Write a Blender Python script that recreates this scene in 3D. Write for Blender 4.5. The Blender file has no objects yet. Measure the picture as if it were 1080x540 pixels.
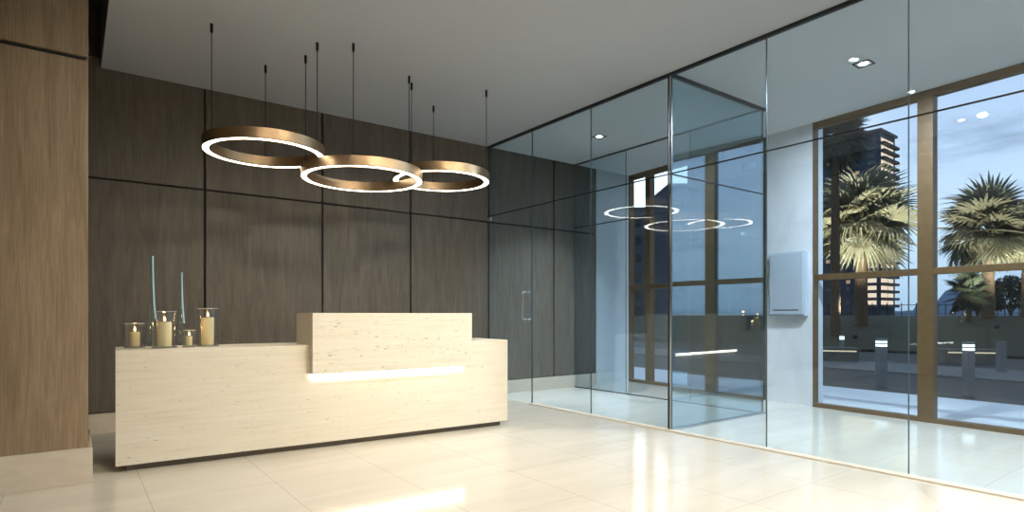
import bpy, bmesh, math, random
from mathutils import Vector, Matrix
random.seed(7)
S = bpy.context.scene
COL = S.collection
PI = math.pi

# ------------------------------------------------------------------ camera
cd = bpy.data.cameras.new('camera'); cam = bpy.data.objects.new('camera', cd); COL.objects.link(cam)
TH = math.atan(840 / 625.0)
cam.location = (0, 0, 1.15)
cam.rotation_euler = (PI / 2, 0, TH - PI / 2)
cd.sensor_fit = 'HORIZONTAL'; cd.sensor_width = 36.0
cd.lens = 36.0 * 625.0 / 1080.0
cd.shift_y = 62.0 / 1080.0
cd.clip_end = 3000
S.camera = cam
FW = (math.cos(TH), math.sin(TH)); RT = (math.sin(TH), -math.cos(TH))
def ground(px, depth):
    """plan position of the direction px at a depth, used once to lay out the street"""
    u = (px - 540) / 625.0
    return ((FW[0] + RT[0] * u) * depth, (FW[1] + RT[1] * u) * depth)

# ------------------------------------------------------------------ view / world / light levels
S.view_settings.view_transform = 'Standard'; S.view_settings.look = 'None'
S.view_settings.gamma = 1.0; S.view_settings.use_curve_mapping = False
S.view_settings.exposure = 0.0
S.cycles.max_bounces = 12; S.cycles.transparent_max_bounces = 32
S.cycles.diffuse_bounces = 5; S.cycles.glossy_bounces = 6
S.cycles.sample_clamp_indirect = 4.0
S.cycles.caustics_reflective = False; S.cycles.caustics_refractive = False
ACCENT_W = 30.0       # row tilted towards the desk
LOBBY_W = 44.0        # lobby recessed downlights, watts each
HALL_W = 160.0         # entrance hall recessed downlights
RING_E = 15.0          # ring pendant diffusers
LED_E = 16.0           # strip under the raised counter
PALM_W = 26000.0       # garden uplights
SKY = 1.95
WARM = (1.0, .875, .70); WARMER = (1.0, .70, .40); COOL = (.78, .90, 1.0)

def nodes_of(idb):
    idb.use_nodes = True
    nt = idb.node_tree; nt.nodes.clear()
    return nt, nt.nodes, nt.links
def ramp(N, stops, interp='LINEAR'):
    r = N.new('ShaderNodeValToRGB'); e = r.color_ramp.elements; r.color_ramp.interpolation = interp
    while len(e) > 1: e.remove(e[-1])
    e[0].position = stops[0][0]; e[0].color = tuple(stops[0][1]) + (1,)
    for p, c in stops[1:]:
        k = e.new(p); k.color = tuple(c) + (1,)
    return r

w = bpy.data.worlds.new('dusk_sky'); S.world = w
nt, N, L = nodes_of(w)
tc = N.new('ShaderNodeTexCoord'); sp = N.new('ShaderNodeSeparateXYZ'); L.new(tc.outputs['Generated'], sp.inputs[0])
r = ramp(N, [(0.0, (.05, .07, .09)), (.495, (.10, .14, .18)), (.505, (.34, .44, .54)), (.56, (.52, .61, .71)), (.62, (.40, .485, .62)), (.75, (.28, .36, .50)), (1.0, (.15, .24, .40))])
mr = N.new('ShaderNodeMapRange'); mr.inputs[1].default_value = -1; mr.inputs[2].default_value = 1
L.new(sp.outputs[2], mr.inputs[0]); L.new(mr.outputs[0], r.inputs[0])
# clouds, stretched along the horizon
mp = N.new('ShaderNodeMapping'); mp.inputs['Scale'].default_value = (2.2, 2.2, 9.0); L.new(tc.outputs['Generated'], mp.inputs[0])
nz = N.new('ShaderNodeTexNoise'); nz.inputs['Scale'].default_value = 2.3; nz.inputs['Detail'].default_value = 7; nz.inputs['Roughness'].default_value = .6
L.new(mp.outputs[0], nz.inputs['Vector'])
cr = ramp(N, [(.50, (0, 0, 0)), (.66, (1, 1, 1))]); L.new(nz.outputs[0], cr.inputs[0])
cm = N.new('ShaderNodeMath'); cm.operation = 'MULTIPLY'; cm.inputs[1].default_value = .75; L.new(cr.outputs[0], cm.inputs[0])
mx = N.new('ShaderNodeMixRGB'); mx.inputs[2].default_value = (.22, .28, .38, 1)
L.new(cm.outputs[0], mx.inputs[0]); L.new(r.outputs[0], mx.inputs[1])
# after-glow of the set sun in the +Y direction
gl = N.new('ShaderNodeVectorMath'); gl.operation = 'DOT_PRODUCT'; gl.inputs[1].default_value = (.69, .72, 0.12); L.new(tc.outputs['Generated'], gl.inputs[0])
gr = ramp(N, [(.90, (0, 0, 0)), (.985, (1, 1, 1))]); L.new(gl.outputs['Value'], gr.inputs[0])
ga = N.new('ShaderNodeMixRGB'); ga.blend_type = 'ADD'; ga.inputs[0].default_value = .8; L.new(mx.outputs[0], ga.inputs[1])
gm = N.new('ShaderNodeMixRGB'); gm.blend_type = 'MULTIPLY'; gm.inputs[0].default_value = 1; gm.inputs[2].default_value = (.75, .72, .62, 1)
L.new(gr.outputs[0], gm.inputs[1]); L.new(gm.outputs[0], ga.inputs[2])
bg = N.new('ShaderNodeBackground'); bg.inputs[1].default_value = SKY; L.new(ga.outputs[0], bg.inputs[0])
ow = N.new('ShaderNodeOutputWorld'); L.new(bg.outputs[0], ow.inputs[0])

# ------------------------------------------------------------------ materials
MATS = {}
def principled(name, color=(.5, .5, .5), rough=.5, metal=0.0, spec=.5, emit=None, estr=0.0):
    m = bpy.data.materials.new(name); nt, N, L = nodes_of(m)
    b = N.new('ShaderNodeBsdfPrincipled'); o = N.new('ShaderNodeOutputMaterial'); L.new(b.outputs[0], o.inputs[0])
    b.inputs['Base Color'].default_value = tuple(color) + (1,)
    b.inputs['Roughness'].default_value = rough; b.inputs['Metallic'].default_value = metal
    b.inputs['Specular IOR Level'].default_value = spec
    if emit:
        b.inputs['Emission Color'].default_value = tuple(emit) + (1,); b.inputs['Emission Strength'].default_value = estr
    MATS[name] = m
    return m, N, L, b
def coords(N, L, scale=(1, 1, 1), kind='Object', rot=(0, 0, 0)):
    t = N.new('ShaderNodeTexCoord'); m = N.new('ShaderNodeMapping')
    m.inputs['Scale'].default_value = scale; m.inputs['Rotation'].default_value = rot
    L.new(t.outputs[kind], m.inputs[0]); return m.outputs[0]
def noise(N, L, vec, scale, detail=4, rough=.55, dist=0):
    n = N.new('ShaderNodeTexNoise'); n.inputs['Scale'].default_value = scale; n.inputs['Detail'].default_value = detail
    n.inputs['Roughness'].default_value = rough; n.inputs['Distortion'].default_value = dist
    L.new(vec, n.inputs['Vector']); return n.outputs[0]
def mixc(N, L, fac, a, b, mode='MIX'):
    m = N.new('ShaderNodeMixRGB'); m.blend_type = mode
    for i, v in ((0, fac), (1, a), (2, b)):
        if isinstance(v, (int, float)): m.inputs[i].default_value = v
        elif isinstance(v, tuple): m.inputs[i].default_value = v + (1,)
        else: L.new(v, m.inputs[i])
    return m.outputs[0]
def mathn(N, L, op, a, b=None):
    m = N.new('ShaderNodeMath'); m.operation = op
    for i, v in ((0, a), (1, b)):
        if v is None: continue
        if isinstance(v, (int, float)): m.inputs[i].default_value = v
        else: L.new(v, m.inputs[i])
    return m.outputs[0]
def bump(N, L, b, h, strength=.2, dist=.01):
    n = N.new('ShaderNodeBump'); n.inputs['Strength'].default_value = strength; n.inputs['Distance'].default_value = dist
    L.new(h, n.inputs['Height']); L.new(n.outputs[0], b.inputs['Normal'])

def wood(name, dark, mid, light):
    m, N, L, b = principled(name, mid, .45, 0, .35)
    v = coords(N, L, (1, 1, .045))
    n1 = noise(N, L, v, 60, 6, .65, .3)
    v2 = coords(N, L, (1, 1, .10))
    n2 = noise(N, L, v2, 9, 4, .6, 1.2)
    v3 = coords(N, L, (1, 1, .02))
    n3 = noise(N, L, v3, 240, 3, .6)
    r1 = ramp(N, [(.30, dark), (.52, mid), (.72, light)]); L.new(n2, r1.inputs[0])
    r2 = ramp(N, [(.32, (.74, .72, .70)), (.60, (1.06, 1.06, 1.06))]); L.new(n1, r2.inputs[0])
    c = mixc(N, L, .75, r1.outputs[0], r2.outputs[0], 'MULTIPLY')
    r3 = ramp(N, [(.35, (.75, .75, .75)), (.6, (1.06, 1.06, 1.06))]); L.new(n3, r3.inputs[0])
    c = mixc(N, L, .7, c, r3.outputs[0], 'MULTIPLY')
    L.new(c, b.inputs['Base Color']); bump(N, L, b, n1, .08, .004)
    return m
wood('wood_grey', (.120, .103, .081), (.150, .129, .102), (.182, .158, .126))
wood('wood_warm', (.255, .186, .116), (.320, .236, .150), (.380, .288, .188))
wood('pier_darkened', (.045, .036, .028), (.07, .056, .044), (.10, .08, .06))  # dark tone made up for the pier part behind the reflective pane

# travertine: horizontal veins with small elongated pits
m, N, L, b = principled('travertine', (.72, .64, .50), .32, 0, .4)
v = coords(N, L, (.7, .7, 16)); n1 = noise(N, L, v, 2.4, 9, .66, .25)
r1 = ramp(N, [(.28, (.70, .62, .49)), (.45, (.78, .71, .575)), (.60, (.81, .745, .615)), (.8, (.85, .80, .69))]); L.new(n1, r1.inputs[0])
v = coords(N, L, (9, 9, 60)); n2 = noise(N, L, v, 2.0, 2, .5)
v = coords(N, L, (.9, .9, 3)); n3 = noise(N, L, v, 3, 3, .5)
p = mathn(N, L, 'ADD', n2, mathn(N, L, 'MULTIPLY', n3, .20))
pr = ramp(N, [(.765, (0, 0, 0)), (.82, (1, 1, 1))]); L.new(p, pr.inputs[0])
c = mixc(N, L, mathn(N, L, 'MULTIPLY', pr.outputs[0], .6), r1.outputs[0], (.22, .16, .09)); L.new(c, b.inputs['Base Color'])
bump(N, L, b, mathn(N, L, 'MULTIPLY', pr.outputs[0], -1.0), .4, .003)

# polished cream stone floor with thin joints
def joint(N, L, out, offs, step, half):
    a = mathn(N, L, 'ADD', mathn(N, L, 'SUBTRACT', out, offs), 1000 * step)
    a = mathn(N, L, 'MODULO', a, step)
    a = mathn(N, L, 'MINIMUM', a, mathn(N, L, 'SUBTRACT', step, a))
    return mathn(N, L, 'LESS_THAN', a, half)
m, N, L, b = principled('floor_stone', (.78, .72, .60), .10, 0, .55)
t = N.new('ShaderNodeTexCoord'); s = N.new('ShaderNodeSeparateXYZ'); L.new(t.outputs['Object'], s.inputs[0])
j = mathn(N, L, 'MAXIMUM', joint(N, L, s.outputs[0], .39, .735, .0028), joint(N, L, s.outputs[1], 4.235, .735, .0022))
v = coords(N, L, (.35, 1.8, 1)); n1 = noise(N, L, v, 2.0, 7, .6, .6)
r1 = ramp(N, [(.3, (.60, .555, .47)), (.5, (.65, .605, .515)), (.7, (.69, .65, .565))]); L.new(n1, r1.inputs[0])
c = mixc(N, L, mathn(N, L, 'MULTIPLY', j, .55), r1.outputs[0], (.36, .29, .20)); L.new(c, b.inputs['Base Color'])
v = coords(N, L, (1, 1, 1)); n2 = noise(N, L, v, 1.1, 2, .5); bump(N, L, b, n2, .02, .02)

m, N, L, b = principled('stone_base', (.62, .53, .42), .4, 0, .4)
v = coords(N, L, (1, 1, 3)); n1 = noise(N, L, v, 6, 6, .6, .4)
r1 = ramp(N, [(.3, (.62, .54, .43)), (.55, (.67, .59, .475)), (.75, (.70, .62, .51))]); L.new(n1, r1.inputs[0]); L.new(r1.outputs[0], b.inputs['Base Color'])

m, N, L, b = principled('white_stone', (.74, .76, .77), .3, 0, .4)
v = coords(N, L, (1, 1, .5)); n1 = noise(N, L, v, 2.2, 7, .62, .8)
r1 = ramp(N, [(.3, (.64, .67, .70)), (.5, (.74, .76, .78)), (.7, (.80, .81, .82))]); L.new(n1, r1.inputs[0])
t = N.new('ShaderNodeTexCoord'); s = N.new('ShaderNodeSeparateXYZ'); L.new(t.outputs['Object'], s.inputs[0])
j = joint(N, L, s.outputs[2], .53, .9, .002)
c = mixc(N, L, mathn(N, L, 'MULTIPLY', j, .4), r1.outputs[0], (.4, .42, .44)); L.new(c, b.inputs['Base Color'])

m, N, L, b = principled('ceiling_paint', (.62, .635, .665), .8, 0, .2)
n1 = noise(N, L, coords(N, L), 40, 3); bump(N, L, b, n1, .03, .002)
principled('ceiling_white', (.86, .87, .87), .8, 0, .2)
m, N, L, b = principled('wall_paint', (.42, .37, .31), .8, 0, .2)
n1 = noise(N, L, coords(N, L), 30, 3); bump(N, L, b, n1, .05, .002)
principled('dark_paint', (.035, .032, .030), .7, 0, .2)
principled('black_metal', (.012, .012, .013), .4, .4)
principled('dark_metal', (.035, .037, .04), .35, .7)
principled('seal', (.05, .085, .095), .3, 0, .5)
principled('steel', (.55, .57, .58), .28, 1.0)
m, N, L, b = principled('bronze', (.40, .25, .13), .42, 1.0)
n1 = noise(N, L, coords(N, L, (1, 1, 30)), 12, 3); r1 = ramp(N, [(.3, (.38, .265, .155)), (.7, (.48, .345, .21))]); L.new(n1, r1.inputs[0]); L.new(r1.outputs[0], b.inputs['Base Color'])
m, N, L, b = principled('bronze_frame', (.30, .18, .075), .42, .25, .5)
n1 = noise(N, L, coords(N, L), 14, 4); r1 = ramp(N, [(.3, (.118, .066, .025)), (.7, (.155, .092, .037))]); L.new(n1, r1.inputs[0]); L.new(r1.outputs[0], b.inputs['Base Color'])
principled('white_enamel', (.44, .51, .58), .35, 0, .5)
principled('plinth', (.16, .13, .10), .5)
principled('wax', (.74, .62, .36), .45, 0, .4)
MATS['wax'].node_tree.nodes['Principled BSDF'].inputs['Subsurface Weight'].default_value = .25
MATS['wax'].node_tree.nodes['Principled BSDF'].inputs['Subsurface Radius'].default_value = (.03, .015, .006)
principled('wick', (.03, .02, .015), .9)
principled('flame', (1, .7, .3), .5, 0, 0, (1, .62, .22), 14)
principled('ring_light', (1, 1, 1), .5, 0, 0, (1, .93, .82), RING_E)
principled('led_light', (1, 1, 1), .5, 0, 0, (1, .90, .74), LED_E)
principled('lamp_lens', (1, 1, 1), .5, 0, 0, (1, .93, .80), 30)
principled('band_light', (1, 1, 1), .5, 0, 0, (.9, 1, .95), 2.2)
principled('garden_led', (1, 1, 1), .5, 0, 0, (1, .75, .35), .8)
principled('lit_window', (.2, .1, .05), .5, 0, 0, (1, .74, .54), 1.3)
principled('lit_window_dim', (.2, .1, .05), .5, 0, 0, (1, .60, .38), .5)
principled('dark_window', (.012, .016, .022), .12, 0, .6)
m, N, L, b = principled('tower_wall', (.045, .055, .075), .8, 0, .2)
n1 = noise(N, L, coords(N, L), .15, 5); r1 = ramp(N, [(.3, (.035, .044, .062)), (.7, (.06, .07, .09))]); L.new(n1, r1.inputs[0]); L.new(r1.outputs[0], b.inputs['Base Color'])
principled('slab', (.10, .09, .085), .8, 0, .2)
principled('bollard_metal', (.16, .16, .16), .45, .5)
def rough_noise(name, a, bcol, scale, rough=.9):
    m, N, L, b = principled(name, a, rough, 0, .2)
    n1 = noise(N, L, coords(N, L), scale, 7, .65); r1 = ramp(N, [(.3, a), (.7, bcol)]); L.new(n1, r1.inputs[0]); L.new(r1.outputs[0], b.inputs['Base Color'])
    bump(N, L, b, n1, .3, .02)
rough_noise('asphalt', (.040, .034, .030), (.062, .053, .047), 3.0, .7)
rough_noise('porch', (.76, .77, .77), (.82, .82, .81), 2.0, .5)
rough_noise('paving', (.13, .12, .11), (.18, .165, .15), 2.0, .7)
rough_noise('lawn', (.024, .024, .008), (.048, .045, .015), 1.5)
rough_noise('bark', (.07, .045, .028), (.15, .10, .06), 9)
rough_noise('planter', (.11, .10, .09), (.16, .15, .13), 5)
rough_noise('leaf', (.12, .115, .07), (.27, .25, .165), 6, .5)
nt = MATS['leaf'].node_tree; pb_ = nt.nodes['Principled BSDF']; tl = nt.nodes.new('ShaderNodeBsdfTranslucent'); ms = nt.nodes.new('ShaderNodeMixShader'); ms.inputs[0].default_value = .4
src = pb_.inputs['Base Color'].links[0].from_socket; nt.links.new(src, tl.inputs[0]); nt.links.new(pb_.outputs[0], ms.inputs[1]); nt.links.new(tl.outputs[0], ms.inputs[2])
nt.links.new(ms.outputs[0], next(n for n in nt.nodes if n.type == 'OUTPUT_MATERIAL').inputs[0])
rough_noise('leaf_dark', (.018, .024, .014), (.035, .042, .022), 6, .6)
rough_noise('hill', (.16, .22, .28), (.20, .26, .33), .01)  # blue-grey distance haze is mixed into the base colour

def glass(name, tint, r0, rough=0.0, refl=(1, 1, 1)):
    """pane of architectural glass: straight-through transmission plus a reflection that grows at grazing angles"""
    m = bpy.data.materials.new(name); nt, N, L = nodes_of(m)
    g = N.new('ShaderNodeNewGeometry'); d = N.new('ShaderNodeVectorMath'); d.operation = 'DOT_PRODUCT'
    L.new(g.outputs['Normal'], d.inputs[0]); L.new(g.outputs['Incoming'], d.inputs[1])
    c = mathn(N, L, 'ABSOLUTE', d.outputs['Value'])
    f = mathn(N, L, 'POWER', mathn(N, L, 'SUBTRACT', 1.0, c), 5.0)
    f = mathn(N, L, 'ADD', mathn(N, L, 'MULTIPLY', f, 1 - r0), r0)
    t = N.new('ShaderNodeBsdfTransparent'); t.inputs[0].default_value = tuple(tint) + (1,)
    gl = N.new('ShaderNodeBsdfGlossy'); gl.inputs['Roughness'].default_value = rough; gl.inputs[0].default_value = tuple(refl) + (1,)
    mix = N.new('ShaderNodeMixShader'); L.new(f, mix.inputs[0]); L.new(t.outputs[0], mix.inputs[1]); L.new(gl.outputs[0], mix.inputs[2])
    o = N.new('ShaderNodeOutputMaterial'); L.new(mix.outputs[0], o.inputs[0])
    MATS[name] = m
glass('glass_blue', (.905, .952, .988), .055, 0, (.92, .98, 1))
glass('glass_mirror', (.74, .85, .90), .27, 0, (.84, .94, 1))
glass('glass_inner', (.90, .955, .98), .035)
glass('glass_window', (.95, .975, .98), .03)
glass('glass_clear', (.97, .985, .99), .05)
glass('glass_vase', (.965, .98, .985), .04, 0, (.75, .92, 1))
glass('glass_cyan', (.40, .72, .88), .10, 0, (.6, .9, 1))

# ------------------------------------------------------------------ mesh builder
class MB:
    def __init__(s): s.bm = bmesh.new()
    def box(s, x0, x1, y0, y1, z0, z1, bevel=0.0):
        b = bmesh.new(); bmesh.ops.create_cube(b, size=1.0)
        for v in b.verts: v.co = Vector(((x0 + x1) / 2 + v.co.x * (x1 - x0), (y0 + y1) / 2 + v.co.y * (y1 - y0), (z0 + z1) / 2 + v.co.z * (z1 - z0)))
        if bevel: bmesh.ops.bevel(b, geom=list(b.edges), offset=bevel, segments=2, affect='EDGES', profile=.6)
        return s.add(b)
    def add(s, b, mat=None):
        if mat is not None: bmesh.ops.transform(b, matrix=mat, verts=b.verts)
        me = bpy.data.meshes.new('tmp'); b.to_mesh(me); b.free(); s.bm.from_mesh(me); bpy.data.meshes.remove(me); return s
    def prism(s, poly, z0, z1):
        b = s.bm
        lo = [b.verts.new((x, y, z0)) for x, y in poly]; hi = [b.verts.new((x, y, z1)) for x, y in poly]
        n = len(poly); b.faces.new(list(reversed(lo))); b.faces.new(hi)
        for i in range(n): b.faces.new((lo[i], lo[(i + 1) % n], hi[(i + 1) % n], hi[i]))
        return s
    def lathe(s, prof, c=(0, 0, 0), seg=32, closed=False):
        """prof: list of (radius, z)"""
        b = s.bm; rings = []
        for r_, z in prof:
            if r_ < 1e-6: rings.append([b.verts.new((c[0], c[1], c[2] + z))])
            else: rings.append([b.verts.new((c[0] + r_ * math.cos(2 * PI * i / seg), c[1] + r_ * math.sin(2 * PI * i / seg), c[2] + z)) for i in range(seg)])
        pairs = list(zip(rings[:-1], rings[1:]))
        if closed: pairs.append((rings[-1], rings[0]))
        for a, d in pairs:
            for i in range(seg):
                j = (i + 1) % seg
                if len(a) == 1 and len(d) == 1: continue
                if len(a) == 1: b.faces.new((a[0], d[j], d[i]))
                elif len(d) == 1: b.faces.new((a[i], a[j], d[0]))
                else: b.faces.new((a[i], a[j], d[j], d[i]))
        return s
    def tube(s, pts, rad, seg=8):
        b = s.bm; rings = []; pts = [Vector(p) for p in pts]
        if not hasattr(rad, '__len__'): rad = [rad] * len(pts)
        for i, p in enumerate(pts):
            t = (pts[min(i + 1, len(pts) - 1)] - pts[max(i - 1, 0)]).normalized()
            u = t.orthogonal().normalized() if i == 0 else (u - t * u.dot(t)).normalized()
            v = t.cross(u)
            rings.append([b.verts.new(p + (u * math.cos(2 * PI * k / seg) + v * math.sin(2 * PI * k / seg)) * rad[i]) for k in range(seg)])
        for a, d in zip(rings[:-1], rings[1:]):
            for k in range(seg): b.faces.new((a[k], a[(k + 1) % seg], d[(k + 1) % seg], d[k]))
        b.faces.new(list(reversed(rings[0]))); b.faces.new(rings[-1])
        return s
    def strip(s, rows):
        b = s.bm; vs = [[b.verts.new(p) for p in row] for row in rows]
        for a, d in zip(vs[:-1], vs[1:]):
            for k in range(len(a) - 1): b.faces.new((a[k], a[k + 1], d[k + 1], d[k]))
        return s
    def build(s, name, mat, parent=None, smooth=False):
        bmesh.ops.recalc_face_normals(s.bm, faces=s.bm.faces)
        me = bpy.data.meshes.new(name); s.bm.to_mesh(me); s.bm.free()
        me.materials.append(MATS[mat])
        if smooth:
            for p in me.polygons: p.use_smooth = True
            try: me.set_sharp_from_angle(angle=math.radians(35))
            except Exception: pass
        o = bpy.data.objects.new(name, me); COL.objects.link(o)
        if parent is not None: o.parent = parent
        return o
def tag(o, label=None, cat=None, group=None, kind=None):
    if label: o['label'] = label
    if cat: o['category'] = cat
    if group: o['group'] = group
    if kind: o['kind'] = kind
    return o
def empty(name, loc=(0, 0, 0), rz=0.0, **k):
    o = bpy.data.objects.new(name, None); COL.objects.link(o); o.location = loc; o.rotation_euler = (0, 0, rz); o.empty_display_size = .1
    return tag(o, **k)
def box(name, mat, parent, *d, bevel=0.0): return MB().box(*d, bevel=bevel).build(name, mat, parent)
def lamp(name, kind, loc, energy, color, parent=None, **k):
    l = bpy.data.lights.new(name, kind); l.energy = energy; l.color = color
    for a, v in k.items(): setattr(l, a, v)
    o = bpy.data.objects.new(name, l); COL.objects.link(o); o.location = loc
    if parent is not None: o.parent = parent
    return o

# ------------------------------------------------------------------ setting
H = 3.55; YB = 7.0; XP = 4.77; XI = 6.45; YV = 3.78
WK = .085
WX = lambda y: 7.44 + WK * (y - 3.7)
YF = -4.0; XL = -3.6
def struct(o): o['kind'] = 'structure'; return o
struct(MB().prism([(XL, YF), (WX(YF) + .1, YF), (WX(YB) + .1, YB), (XL, YB)], -.12, 0).build('floor', 'floor_stone'))
struct(MB().prism([(.233, YF), (XP, YF), (XP, YB), (.233, YB)], H, H + .75).build('ceiling', 'ceiling_paint'))
struct(MB().prism([(XP, YF), (WX(YF) + .1, YF), (WX(YB) + .1, YB), (XP, YB)], H, H + .75).build('ceiling_hall', 'ceiling_white'))
struct(MB().box(XL, .225, YF, YB, 4.25, 4.35).build('ceiling_recess', 'dark_paint'))
# wood panelled back wall: dark carcass with separate panels standing proud of it
bw = struct(MB().box(XL, 6.94, YB + .03, YB + .2, 0, 4.3).build('wall_back', 'dark_paint'))
edges = [-2.38, -1.12, .132, 1.14, 2.398, 3.557, 4.802, 6.133, 6.94]
edges = [-2.40, -1.17, .06, 1.14, 2.398, 3.557, 4.795, 6.02, 6.94]
g = .012
for a, d in zip(edges[:-1], edges[1:]):
    for z0, z1 in ((.19, 2.476), (2.476, 3.655), (3.655, 4.3)):
        if z0 > 3.6 and a > .2: continue
        box('panel', 'wood_grey', bw, a + g, d - g, YB, YB + .04, z0 + g * .9, z1 - g * .9)
struct(box('baseboard_back', 'stone_base', None, XL, 6.94, YB - .015, YB + .03, 0, .19))
struct(MB().box(6.94, WX(YB) + .1, YB, YB + .2, 0, H).build('wall_hall', 'white_stone'))
# warm wood block on the left
lw = struct(MB().box(XL, .085, 5.03, 5.75, 0, 4.25).build('wall_left', 'dark_paint'))
for a, d in ((-3.6, -2.37), (-2.37, -1.14), (-1.14, .095)):
    for z0, z1 in ((.24, 2.92), (2.92, 4.25)):
        box('panel', 'wood_warm', lw, a + (.004 if a > -3 else 0), d - (.004 if d < 0 else 0), 5.0, 5.04, z0, z1 - .008 if z1 > 4 else z1 - .03)
box('end_panel', 'wood_warm', lw, .08, .095, 5.03, 5.76, .24, 4.25)
struct(box('baseboard_left', 'stone_base', None, XL, .118, 4.98, 5.78, 0, .24, bevel=.003))
# rest of the lobby shell, behind the camera
struct(box('wall_rear', 'wall_paint', None, XL - .2, WX(YF) + .1, YF - .2, YF, 0, 4.3))
struct(box('wall_side', 'wall_paint', None, XL - .2, XL, YF, YB, 0, 4.3))

# ------------------------------------------------------------------ window wall of the entrance hall (turned slightly in plan)
WR = -math.atan(WK)
def wwin(name, **k): return empty(name, (7.44, 3.7, 0), WR, **k)
def window(name, y0, y1, mull, jambs):
    wn = wwin(name, kind='structure')
    for (a, d) in ((.0, .05), (1.58, 1.65), (3.474, H)):
        box('frame_rail', 'bronze_frame', wn, 0, .10, y0, y1, a, d, bevel=.003)
    for yy, wd in list(mull) + list(jambs):
        box('frame_mullion', 'bronze_frame', wn, -.004, .104, yy - wd / 2, yy + wd / 2, .0, H, bevel=.003)
    ys = [y0] + sorted(m_[0] for m_ in mull) + [y1]
    for a, d in zip(ys[:-1], ys[1:]):
        for z0, z1 in ((.04, 1.59), (1.64, 3.49)):
            box('pane', 'glass_window', wn, .045, .055, a, d, z0, z1)
    return wn
window('window_2', -7.2, 0, [(-1.255 - 1.25 * k, .15) for k in range(5)], [(-.006, .012), (-7.18, .04)])
window('window_1', 1.96, 3.33, [(2.86, .11)], [(1.985, .05), (3.31, .04)])
wp = struct(box('wall_pier', 'white_stone', None, 0, .22, .0, .66, 0, H)); wp.location = (7.44, 3.7, 0); wp.rotation_euler = (0, 0, WR)
wd_ = struct(box('wall_pier_darkened', 'pier_darkened', None, .02, .22, .66, 1.96, 0, H)); wd_.location = (7.44, 3.7, 0); wd_.rotation_euler = (0, 0, WR)  # dark finish made up so the pane in front shows its reflection
wq = struct(box('wall_end', 'wall_paint', None, 0, .22, -7.75, -7.2, 0, H)); wq.location = (7.44, 3.7, 0); wq.rotation_euler = (0, 0, WR)

# wall cabinet on the pier
c = empty('wall_cabinet', (7.44, 3.7, 0), WR, label='pale grey wall cabinet mounted on the white pier behind the glass', cat='cabinet')
box('body', 'white_enamel', c, -.075, -.001, .06, .56, 1.135, 1.955, bevel=.008)
box('front_cover', 'white_enamel', c, -.092, -.070, .075, .545, 1.15, 1.94, bevel=.012)
tag(box('bottom_slot', 'dark_metal', c, -.0945, -.088, .13, .49, 1.205, 1.217), label='dark slot')

# ------------------------------------------------------------------ glass partition
GT = .012; ZT = 2.55
PN = 'panes of the glass partition'
def pane(along, c0, a0, a1, z0, z1, mat, label, group=PN, name='glass_panel', seal=True):
    """along 'y': pane in the plane x = c0; along 'x': pane in the plane y = c0"""
    if along == 'y': o = box(name, mat, None, c0, c0 + GT, a0 + .0015, a1 - .0015, z0, z1)
    else: o = box(name, mat, None, a0 + .0015, a1 - .0015, c0, c0 + GT, z0, z1)
    tag(o, label, 'glass panel', group)
    if seal:
        for e in (a0, a1):
            if along == 'y': box('edge_seal', 'seal', o, c0 - .001, c0 + GT + .001, e - .0025 if e == a1 else e, e if e == a1 else e + .0025, z0, z1)
            else: box('edge_seal', 'seal', o, e - .0025 if e == a1 else e, e if e == a1 else e + .0025, c0 - .001, c0 + GT + .001, z0, z1)
    return o
ys = [5.981, 4.902, 3.835, 2.769, 1.696, .62, -.45, -1.52, -2.6, -4.0]
where = ['right beside the glass door', 'between the door pane and the post', 'from the post to the box corner', 'in front of the white pier', 'at the right edge of the photo']
for i in range(len(ys) - 1):
    a0, a1 = ys[i + 1], ys[i]
    if i == 2: a1 = 3.768
    if i == 1: a0 = 3.808
    wl = where[i] if i < len(where) else 'beyond the right edge of the photo'
    pane('y', XP, a0, a1, .02, ZT - .004, 'glass_blue', 'lower blue-tinted partition pane ' + wl)
    pane('y', XP, a0, a1, ZT + .004, H - .03, 'glass_blue', 'upper blue-tinted partition pane ' + wl)
# glass door against the wood wall, with its pull handle
dr = empty('door_1', (XP, 5.981, 0), kind='structure')
box('glass_leaf', 'glass_blue', dr, 0, GT, .006, 1.015, .01, ZT - .004)
for e in (.003, 1.012): box('edge_seal', 'seal', dr, -.001, GT + .001, e, e + .005, .01, ZT - .004)
hd = MB().tube([(-.005, .115, 1.09), (-.055, .115, 1.09), (-.068, .115, 1.105), (-.068, .115, 1.43), (-.055, .115, 1.445), (-.005, .115, 1.445)], .012, 10)
hd.tube([(GT + .005, .115, 1.09), (.067, .115, 1.09), (.08, .115, 1.105), (.08, .115, 1.43), (.067, .115, 1.445), (GT + .005, .115, 1.445)], .012, 10)
tag(hd.build('pull_handle', 'steel', dr, True), label='steel pull handle')
for z in (.02, ZT - .07): box('hinge', 'steel', dr, -.006, GT + .006, .93, 1.012, z, z + .05)
pane('y', XP, 5.981, 7.0, ZT + .004, H - .03, 'glass_blue', 'blue-tinted glass pane above the glass door beside the wood wall')
struct(box('trim_1', 'dark_metal', None, XP - .012, XP + GT + .012, YF, YB, H - .03, H))
struct(box('trim_2', 'black_metal', None, XP - .001, XP + GT + .001, YF, YB, ZT - .005, ZT + .005))
struct(box('trim_3', 'stone_base', None, XP - .055, XP + .05, YF, 5.98, 0, .012))
# post where the glass box meets the partition
ps = tag(empty('partition_post', (XP, 3.79, 0)), 'slim dark steel post where two glass walls meet at the partition', 'post')
box('post_core', 'black_metal', ps, -.001, .013, .008, .015, 0.012, H - .03)
box('steel_edge', 'steel', ps, -.001, .013, -.018, -.006, .012, H - .03)
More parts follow.
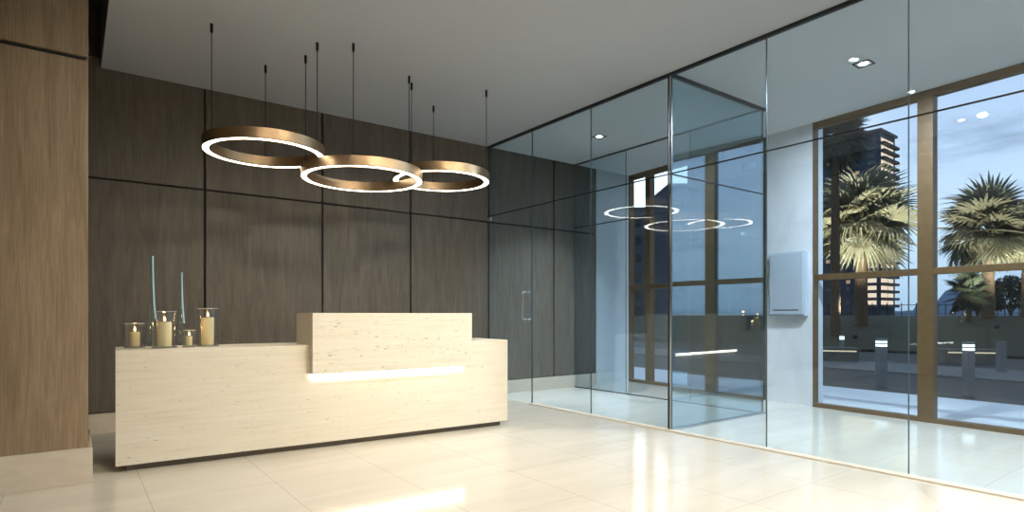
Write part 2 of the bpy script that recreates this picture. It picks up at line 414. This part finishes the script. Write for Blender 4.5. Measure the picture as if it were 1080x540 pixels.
# return wall of the glass box
GB = 'panes of the glass box'
pane('x', YV, XP + .03, XI, .02, ZT - .007, 'glass_mirror', 'lower reflective pane of the glass box running back from the post', GB)
pane('x', YV, XP + .03, XI, ZT + .007, H - .03, 'glass_mirror', 'upper reflective pane of the glass box running back from the post', GB)
struct(box('trim_4', 'dark_metal', None, XP + .03, XI + .03, YV - .012, YV + .03, H - .03, H))
struct(box('trim_5', 'dark_metal', None, XP + .03, XI, YV - .003, YV + GT + .003, ZT - .006, ZT + .006))
struct(box('trim_6', 'steel', None, XP + .03, XI + .03, YV - .02, YV + .03, 0, .018))
# inner wall of the glass box, open doorway in the middle
pane('y', XI, 5.906, 7.0, .02, 2.526, 'glass_inner', 'lower inner glass pane between the wood wall and the open doorway', GB)
pane('y', XI, 5.906, 7.0, 2.54, H - .02, 'glass_inner', 'upper inner glass pane between the wood wall and the open doorway', GB)
pane('y', XI, YV + .02, 4.80, .02, 2.526, 'glass_inner', 'lower inner glass pane at the back corner of the glass box', GB)
pane('y', XI, YV + .02, 4.80, 2.54, H - .02, 'glass_inner', 'upper inner glass pane at the back corner of the glass box', GB)
struct(box('trim_7', 'dark_metal', None, XI - .008, XI + GT + .008, YV + .03, YB, H - .02, H))
struct(box('trim_8', 'dark_metal', None, XI - .002, XI + GT + .002, YV + .03, YB, 2.527, 2.539))
struct(box('trim_9', 'dark_metal', None, XI - .012, XI + GT + .012, YV + .03, YB, 0, .012))

# ------------------------------------------------------------------ reception desk
DR = -math.atan(.175 / 3.388)
dk = empty('reception_desk', (.257, 5.15, 0), DR, label='long cream travertine reception desk with raised counter and glowing strip', cat='desk')
DL = 3.393; DD = .62
box('body', 'travertine', dk, 0, DL, 0, DD, .05, .89, bevel=.004)
tag(box('plinth', 'plinth', dk, .07, DL - .06, .06, DD - .05, 0, .05), label='recessed dark plinth')
box('raised_counter', 'travertine', dk, 1.375, 2.915, -.09, .44, .645, 1.166, bevel=.004)
tag(box('led_strip', 'led_light', dk, 1.385, 2.86, -.022, 0, .608, .644), label='glowing warm light strip')

# ------------------------------------------------------------------ ring pendants
def ring_pendant(cx, cy, zb, ro, cables, label, cup_drop=0):
    rp = empty('ring_pendant', (cx, cy, zb), label=label, cat='pendant light', group='bronze ring pendants over the desk')
    wd, ht, t = .062, .092, .007
    # open channel: outer and inner bronze wall joined by a top, diffuser filling the underside
    MB().lathe([(ro, 0), (ro, ht), (ro - wd, ht), (ro - wd, 0), (ro - wd + t, 0), (ro - wd + t, ht - t), (ro - t, ht - t), (ro - t, 0)], seg=128, closed=True).build('ring_band', 'bronze', rp, True)
    MB().lathe([(ro - wd + t, .004), (ro - t, .004), (ro - t, .012), (ro - wd + t, .012)], seg=128, closed=True).build('light_diffuser', 'ring_light', rp, True)
    for x, y in cables:
        d = Vector((x - cx, y - cy)); d = d.normalized() * (ro - wd / 2)
        cb = MB().tube([(d.x, d.y, ht), (d.x, d.y, H - zb - .04)], .0035, 6).build('cable', 'black_metal', rp)
        MB().lathe([(0, 0), (.006, 0), (.012, .02), (.012, .08), (0, .08)], (d.x, d.y, H - zb - .08), 12).build('ceiling_cup', 'black_metal', cb, True)
        MB().lathe([(0, 0), (.008, 0), (.008, .02), (.003, .03), (0, .03)], (d.x, d.y, ht), 10).build('cable_grip', 'black_metal', cb, True)
ring_pendant(1.385, 5.53, 2.575, .505, [(.928, 5.40), (1.501, 5.992), (1.745, 5.216)], 'bronze ring pendant farthest left, glowing white underneath')
ring_pendant(2.285, 5.51, 2.465, .575, [(1.756, 5.542), (2.014, 5.062), (2.827, 5.543)], 'largest bronze ring pendant, hanging lowest in the middle of three')
ring_pendant(3.185, 5.545, 2.575, .512, [(2.747, 5.405), (3.344, 6.011), (3.575, 5.229)], 'bronze ring pendant farthest right, nearest the glass partition')

# ------------------------------------------------------------------ candles and vases on the desk
def hurricane(x, y, rg, hg, rc, hc, label, clabel):
    hz = empty('candle_holder', (x, y, .8905), label=label, cat='candle holder', group='hurricane glass candle holders on the desk')
    t = .003
    MB().lathe([(0, .012), (rg - t, .012), (rg - t, hg - .004), (rg - t * 1.2, hg), (rg, hg), (rg + .001, hg - .003), (rg, .012), (rg, .010), (0, .010)], seg=40).build('glass_cylinder', 'glass_clear', hz, True)
    MB().lathe([(0, 0), (rg * 1.05, 0), (rg * 1.08, .004), (rg * 1.02, .010), (0, .010)], seg=40).build('glass_foot', 'glass_foot', hz, True)
    MB().lathe([(rg - .003, hg), (rg + .002, hg), (rg + .002, hg + .003), (rg - .003, hg + .003)], seg=40, closed=True).build('rim', 'glass_rim', hz, True)
    cn = empty('candle', (x, y, .9035), label=clabel, cat='candle', group='lit pillar candles in the glass holders')
    MB().lathe([(0, 0), (rc, 0), (rc, hc - .006), (rc - .003, hc), (rc * .8, hc - .001), (rc * .3, hc - .006), (0, hc - .006)], seg=32).build('wax_pillar', 'wax', cn, True)
    MB().tube([(0, 0, hc - .007), (.001, 0, hc + .006), (.003, 0, hc + .011)], .0015, 6).build('wick', 'wick', cn)
    fh = .034 if rc > .03 else .024
    MB().lathe([(0, 0), (.005, .005), (.0075, fh * .32), (.005, fh * .65), (0, fh)], (.002, 0, hc + .006), 14).build('flame', 'flame', cn, True)
    lamp('candle_light', 'POINT', (.002, 0, hc + .07), .35, (1, .6, .25), cn, shadow_soft_size=.012)
m, N, L, b = principled('glass_foot', (.62, .62, .58), .08, 0, .6)
b.inputs['Transmission Weight'].default_value = .5
m, N, L, b = principled('glass_rim', (.55, .60, .62), .08, 0, .7)
hurricane(.399, 5.49, .068, .19, .035, .112, 'short wide glass candle holder, leftmost on the desk', 'short lit pillar candle in the leftmost glass holder')
hurricane(.587, 5.35, .083, .285, .050, .19, 'tall glass candle holder in front of the tallest vase', 'thick lit pillar candle in front of the tallest vase')
hurricane(.757, 5.342, .046, .135, .0235, .075, 'smallest glass candle holder, between the two tall ones', 'smallest lit candle, in the smallest glass holder')
hurricane(.902, 5.411, .079, .31, .0465, .225, 'tallest glass candle holder, nearest the raised counter', 'tallest lit pillar candle, nearest the raised counter')
def vase(x, y, h, rb, label):
    v = empty('bud_vase', (x, y, .8905), label=label, cat='vase', group='slender tall glass vases on the desk')
    prof = [(0, .0), (rb, 0), (rb * 1.02, .01), (rb * .95, h * .1), (rb * .72, h * .25), (rb * .50, h * .42), (rb * .34, h * .62), (rb * .26, h * .82), (rb * .25, h)]
    inner = [(max(r_ - .004, .004), z) for r_, z in reversed(prof[1:])]; inner[-1] = (inner[-1][0], .02)
    MB().lathe(prof + inner + [(0, .02)], seg=36).build('vase_body', 'glass_vase', v, True)
    # window reflection along the right flank, modelled as a pale blue tube
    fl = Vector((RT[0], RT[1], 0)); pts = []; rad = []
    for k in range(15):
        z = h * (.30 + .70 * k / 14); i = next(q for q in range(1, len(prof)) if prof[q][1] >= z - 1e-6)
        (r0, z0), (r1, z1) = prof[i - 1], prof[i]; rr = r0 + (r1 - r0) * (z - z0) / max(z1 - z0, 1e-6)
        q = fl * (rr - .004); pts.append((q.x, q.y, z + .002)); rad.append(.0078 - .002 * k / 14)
    tag(MB().tube(pts, rad, 10).build('edge_reflection', 'vase_reflection', v, True), label='pale blue edge reflection')
m, N, L, b = principled('vase_reflection', (.48, .80, 1.0), .08, 0, .8)  # mostly opaque blue, stands in for the window mirrored in the glass
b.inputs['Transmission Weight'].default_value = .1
vase(.537, 5.738, .745, .055, 'tallest slender clear vase with pale blue edge reflection, behind thick candle')
vase(.756, 5.767, .62, .045, 'shorter slender clear vase with pale blue edge reflection, behind smallest candle')

# ------------------------------------------------------------------ recessed downlights
def downlight(x, y, watts, color, label, group, spread=2.2, sz=.075, size=.14):
    d = empty('downlight', (x, y, H), label=label, cat='ceiling light', group=group)
    a = sz; f = MB()
    for q in ((-a, a, -a, -a + .014), (-a, a, a - .014, a), (-a, -a + .014, -a + .014, a - .014), (a - .014, a, -a + .014, a - .014)): f.box(q[0], q[1], q[2], q[3], -.008, -.0005)
    f.build('frame', 'dark_metal', d)
    MB().lathe([(0, 0), (.034, 0), (.034, .004), (0, .004)], (0, 0, -.006), 24).build('lens', 'lamp_lens', d)
    l = lamp('lamp', 'AREA', (0, 0, -.03), watts, color, d, shape='DISK', size=size, spread=spread)
    return d
downlight(5.705, 5.70, HALL_W * .4, COOL, 'small square downlight in the ceiling of the glass box', 'hall downlights', 1.7, size=.09)
downlight(6.075, 2.536, HALL_W, COOL, 'small square downlight in front of the white pier', 'hall downlights', 3.1, size=.09)
downlight(6.0, -.6, HALL_W, COOL, 'square hall downlight beyond the right edge', 'hall downlights', 3.1, size=.09)
for x, q in ((.75, .55), (2.3, 1.0), (3.65, 1.0)):      # adjustable row, tilted towards the desk
    d = downlight(x, 2.55, ACCENT_W * q, WARM, 'tilted square lobby downlight facing the reception desk', 'lobby downlights', 1.65, size=.30)
    next(c_ for c_ in d.children if c_.type == 'LIGHT').rotation_euler = (math.radians(38), 0, 0)
for y in (.9, -1.5):
    for x in (.9, 2.4, 3.7):
        downlight(x, y, LOBBY_W * (.5 if x < 1 else 1.0), WARM, 'square lobby downlight in the ceiling above the viewer', 'lobby downlights', 2.3)

# ------------------------------------------------------------------ outside
def gpt(px, d, z=0):
    x, y = ground(px, d); return (x, y, z if z is not None else lawn_z(x, y) + .004)
struct(box('ground', 'asphalt', None, -60, 420, -320, 420, -.5, -.06))
pv = struct(MB().prism([(WX(-9) + .1, -9), (9.35, -9.2), (10.2, 10), (WX(10) + .1, 10)], -.3, -.02).build('porch_paving', 'porch'))
struct(MB().prism([(12.6, -30), (15.2, -30), (17.0, 30), (14.4, 30)], -.3, -.035).build('path_paving', 'paving'))
# lawn bank rising away from the street
LAWN = ((0, .0), (2, .12), (8, .42), (18, .85), (27, 1.05), (45, 1.08))
def lawn_z(x, y):
    d_ = x - 20.6 - .04 * y
    if d_ <= 0: return -.05
    for (a, za), (c_, zc) in zip(LAWN[:-1], LAWN[1:]):
        if d_ <= c_: return za + (zc - za) * (d_ - a) / (c_ - a)
    return 1.08
b_ = MB(); rows = []
for d_, z in LAWN:
    rows.append([(20.6 + d_ + .04 * y, y, z) for y in range(-60, 45, 3)])
struct(b_.strip(rows).build('ground_lawn', 'lawn', None, True))
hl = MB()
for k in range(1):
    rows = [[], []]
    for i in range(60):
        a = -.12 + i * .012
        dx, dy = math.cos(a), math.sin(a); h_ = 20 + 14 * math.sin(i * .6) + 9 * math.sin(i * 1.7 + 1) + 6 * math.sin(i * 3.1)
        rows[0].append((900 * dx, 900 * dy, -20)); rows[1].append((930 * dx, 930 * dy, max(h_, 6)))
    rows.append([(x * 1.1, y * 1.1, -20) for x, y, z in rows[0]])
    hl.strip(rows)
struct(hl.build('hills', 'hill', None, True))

# railing along the top of the lawn
def railing(p0, p1, label):
    p0 = Vector(p0); p1 = Vector(p1); d = p1 - p0; Ln = d.length; a = math.atan2(d.y, d.x)
    rl = empty('railing', p0, a, label=label, cat='railing', group='dark railings along the top of the lawn')
    for z in (.12, .80): box('rail', 'dark_metal', rl, 0, Ln, -.02, .02, z, z + .05)
    n = int(Ln / .55); m_ = MB()
    for i in range(n + 1): m_.box(i * Ln / n - .025, i * Ln / n + .025, -.025, .025, 0, .98)
    tag(m_.build('picket', 'dark_metal', rl), kind='stuff')
railing(gpt(1005, 46, 1.085), gpt(858, 46, 1.085), 'dark picket railing on the lawn below the tower')
railing(gpt(1120, 46, 1.085), gpt(1007, 46, 1.085), 'dark picket railing on the lawn behind the right palms')

# light bollards
def bollard(px, d, h, wd, lit, label):
    b0 = empty('bollard', gpt(px, d, -.058), TH - PI / 2, label=label, cat='bollard', group='street bollards')
    box('post', 'bollard_metal', b0, -wd / 2, wd / 2, -wd / 2, wd / 2, 0, h - (.14 if lit else 0), bevel=.006)
    if lit:
        box('lamp_head', 'bollard_metal', b0, -wd / 2, wd / 2, -wd / 2, wd / 2, h - .02, h + .01, bevel=.004)
        box('lamp_core', 'dark_metal', b0, -wd * .3, wd * .3, -wd * .3, wd * .3, h - .14, h - .02)
        for z in (h - .12, h - .065): box('light_band', 'band_light', b0, -wd * .47, wd * .47, -wd * .47, wd * .47, z, z + .035)
bollard(929.6, 9.9, .80, .13, True, 'lit bollard just left of the bronze mullion, outside')
bollard(1021.5, 8.75, .80, .11, True, 'lit bollard to the right of the bronze mullion, outside')
bollard(1056, 12.3, .66, .13, False, 'unlit grey bollard farther right, outside')
bollard(888, 17.0, .62, .10, True, 'small distant lit bollard at the left, outside')

# low planter walls with a light strip under the cap
def planter(pa, pb, d, label):
    p0 = Vector(gpt(pa, d, -.06)); p1 = Vector(gpt(pb, d * .98, -.06)); v = p1 - p0; a = math.atan2(v.y, v.x)
    w_ = empty('planter', p0, a, label=label, cat='planter', group='low lit planters across the street')
    box('body', 'planter', w_, 0, v.length, .04, .5, 0, .30)
    box('cap', 'planter', w_, -.03, v.length + .03, -.02, .54, .30, .36)
    sg = -1
    box('light_strip', 'garden_led', w_, .05, v.length - .05, .02, .04, .265, .30)
planter(866, 906, 15.3, 'low lit planter to the left of the bronze mullion')
planter(998, 1055, 14.6, 'low lit planter to the right of the bronze mullion')

# ---- palms
FRONDS = {}
def fan_mesh(key, petiole, blade, nb, mat, droop):
    m_ = MB(); rnd = random.Random(key)
    pts = [(petiole * t, 0, .10 * petiole * math.sin(t * 2.2)) for t in (0, .35, .7, 1.0)]
    m_.tube(pts, [.035, .025, .02, .016], 5)
    hx, hz = pts[-1][0], pts[-1][2]
    for i in range(nb):
        a = (-1 + 2 * i / (nb - 1)) * 2.15 + rnd.uniform(-.04, .04)
        L_ = blade * (1.0 - .28 * abs(a) / 2.15) * rnd.uniform(.85, 1.08); wd = blade * .042
        dx, dy = math.cos(a), math.sin(a); nx, ny = -dy, dx; rows = []
        for t, wf in ((.03, .35), (.4, 1.0), (.72, .75), (1.0, .05)):
            z = hz + .10 * L_ * t - droop * L_ * max(0, t - .3) ** 2 * rnd.uniform(.8, 1.3) - abs(a) * .05 * L_ * t
            x, y = hx + dx * L_ * t, dy * L_ * t; hw = wd * wf
            rows.append([(x - nx * hw, y - ny * hw, z + hw * .5), (x, y, z), (x + nx * hw, y + ny * hw, z + hw * .5)])
        m_.strip(rows)
    o = m_.build('frond', mat); me = o.data; bpy.data.objects.remove(o); return me
def palm(px, d, zg, hgt, crown, nf, label, mat='leaf', trunk_r=.28, uplight=1.0, blade=.62, seed=1, lean=(0, 0), upl=0):
    x, y = ground(px, d); zg = lawn_z(x, y) + .004; pt = empty('palm_tree', (x, y, zg), label=label, cat='palm tree', group='palms on the lawn')
    rnd = random.Random(seed); top = hgt
    pr = []; n = int(hgt / .22)
    for i in range(n + 1):
        t = i / n; pr.append((trunk_r * (1.15 - .35 * t + (.10 if i % 2 else 0) + (.25 * max(0, t - .85) / .15 * (1 - max(0, t - .93) / .07 * .6))), t * top))
    MB().lathe([(0, 0)] + pr + [(0, top + .05)], seg=14).build('trunk', 'bark', pt, True)
    meshes = [fan_mesh('%s%s' % (seed, k), crown * (1 - blade) * q, crown * blade, 30, mat, dr_) for k, (q, dr_) in enumerate(((1.0, .35), (.8, .6), (1.1, .2), (.9, .9)))]
    for i in range(nf):
        f = bpy.data.objects.new('frond', rnd.choice(meshes)); COL.objects.link(f); f.parent = pt
        t = (i + .5) / nf; el = math.radians(80 - 135 * t ** .9); az = i * 2.39996 + rnd.uniform(-.3, .3)
        f.location = (0, 0, top + .05 - t * .35); f.rotation_euler = (rnd.uniform(-.5, .5), -el, az)
        s_ = rnd.uniform(.85, 1.12); f.scale = (s_, s_, s_)
    if uplight:
        u = empty('garden_uplight', gpt(px + upl, d - 7.5, None), label='garden uplight at the foot of ' + label.split(',')[0], cat='spotlight', group='garden uplights under the palms')
        MB().lathe([(0, 0), (.10, 0), (.11, .10), (.09, .14), (.085, .12), (0, .12)], seg=16).build('housing', 'black_metal', u, True)
        v = Vector((x, y, zg + hgt + .5)) - Vector(u.location)
        lo = lamp('lamp', 'SPOT', (0, 0, .25), PALM_W * uplight, (1, .90, .72), u, spot_size=math.radians(46), spot_blend=1.0, shadow_soft_size=.08)
        lo.rotation_euler = v.to_track_quat('-Z', 'Y').to_euler()
palm(908, 31, 1.0, 5.5, 3.1, 40, 'brightly lit fan palm in front of the tower', seed=3, uplight=1.5, upl=-6)
palm(1042, 33, 1.0, 5.0, 3.0, 54, 'lit fan palm right of the bronze mullion', seed=5, uplight=.8, upl=10)
palm(1084, 35, 1.0, 4.6, 2.5, 36, 'lit fan palm cut off by the right edge', seed=8, uplight=.6)
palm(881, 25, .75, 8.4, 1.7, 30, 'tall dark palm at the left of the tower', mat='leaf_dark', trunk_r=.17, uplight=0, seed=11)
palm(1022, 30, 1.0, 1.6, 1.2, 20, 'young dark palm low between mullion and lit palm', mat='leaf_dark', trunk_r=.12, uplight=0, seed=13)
def shrub(px, d, zg, rx, rz, n, label, seed):
    sh = empty('shrub', gpt(px, d, None), label=label, cat='shrub', group='dark shrubs behind the palms')
    rnd = random.Random(seed); m_ = MB()
    for i in range(n):
        a, e = rnd.uniform(0, 2 * PI), math.asin(rnd.uniform(-.3, 1)); q = rnd.uniform(.5, 1.0) ** .5 * rnd.choice((1, 1, .85))
        p = Vector((rx * q * math.cos(a) * math.cos(e), rx * q * math.sin(a) * math.cos(e), rz * (.35 + .65 * q * math.sin(e))))
        u = Vector((rnd.gauss(0, 1), rnd.gauss(0, 1), rnd.gauss(0, 1))).normalized(); v = u.orthogonal().normalized(); s_ = rnd.uniform(.10, .2)
        m_.strip([[p - u * s_, p - u * s_ + v * .01], [p - v * s_ * .4, p + v * s_ * .4], [p + u * s_, p + u * s_ + v * .01]])
    m_.build('foliage', 'leaf_dark', sh)
    st = MB()
    for k in range(4): st.tube([(0, 0, 0), (math.cos(k * 1.6) * rx * .4, math.sin(k * 1.6) * rx * .4, rz * .7)], [.05, .02], 6)
    st.build('stems', 'bark', sh)
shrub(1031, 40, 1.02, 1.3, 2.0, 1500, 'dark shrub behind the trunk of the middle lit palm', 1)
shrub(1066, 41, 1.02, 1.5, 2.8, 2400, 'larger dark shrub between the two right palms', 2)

# ---- tower block with lit balconies
def tower():
    D = 235.0; x, y = ground(928, D)
    vx = Vector(ground(858, D + 20)) - Vector((x, y)); a = math.atan2(vx.y, vx.x)
    t = empty('tower_block', (x, y, 0), a, label='tall dark tower block with lit balconies behind the palm', cat='building')
    W_, Dp, Ht, F_ = 27.0, 16.0, 74.0, 2.95
    # local x runs left along the broad face, local -y is away from the viewer on the narrow face
    sgn = -1.0 if True else 1.0
    box('wall', 'tower_wall', t, 0, W_, 0 if sgn > 0 else -Dp, Dp if sgn > 0 else 0, 0, Ht)
    box('roof_slab', 'slab', t, -.8, W_ + .8, -Dp - .8, .8, Ht, Ht + 1.0)
    box('roof_house', 'tower_wall', t, W_ * .35, W_ * .7, -Dp * .7, -Dp * .2, Ht + 1.0, Ht + 4.5)
    rnd = random.Random(4); n = 0
    for f in range(1, 24):
        z = 1.5 + f * F_
        if z + F_ > Ht: break
        box('balcony', 'slab', t, -1.5, .0, -Dp - .8, -.6, z - .35, z + .65)
        box('window', 'lit_window' if (f < 9 or f > 17 or rnd.random() < .5) else 'lit_window_dim', t, -.10, .0, -Dp + 2.0, -Dp * .52, z + .66, z + 2.4)
        box('window', 'lit_window' if rnd.random() < .7 else 'lit_window_dim', t, -.10, .0, -Dp * .48, -1.2, z + .66, z + 2.4)
        if f < 8: 
            box('window', 'lit_window', t, 1.2, 4.4, 0, .12, z + .66, z + 2.4); box('balcony', 'slab', t, .6, 5.0, 0, 1.4, z - .35, z + .65)
        else:
            box('window', 'dark_window', t, 1.2, 4.4, 0, .12, z + .66, z + 2.4)
    for f in range(1, 23):
        z = 1.5 + f * F_
        for i, xx in enumerate((7.5, 11.0, 15.0, 19.0, 23.0)):
            lit = rnd.random() < .16
            if not lit and (f + i) % 2: continue
            box('window', 'lit_window_dim' if lit else 'dark_window', t, xx, xx + 1.5, 0, .12, z + .7, z + 2.1)
tower()
# darker blocks seen through the far window
def block(pa, pb, d, top, label, seed):
    p0 = Vector(gpt(pa, d)); p1 = Vector(gpt(pb, d)); v = p1 - p0; a = math.atan2(v.y, v.x); Ln = v.length
    bl = empty('apartment_block', p0, a, label=label, cat='building', group='dark blocks beyond the far window')
    box('wall', 'tower_wall', bl, 0, Ln, 0, 9, 0, top); box('parapet', 'slab', bl, -.15, Ln + .15, -.15, 9.15, top, top + .3)
    rnd = random.Random(seed)
    for f in range(int(top / 3)):
        for i in range(max(1, int(Ln / 2.2))): box('window', 'dark_window', bl, .6 + i * 2.1, 1.7 + i * 2.1, -.06, 0, .9 + f * 3, 2.4 + f * 3)
block(600, 690, 100, 19.0, 'dark lower block beyond the far bronze window', 1)
block(706, 770, 82, 19.0, 'blue dark block beyond the far window, right of the lower one', 2)
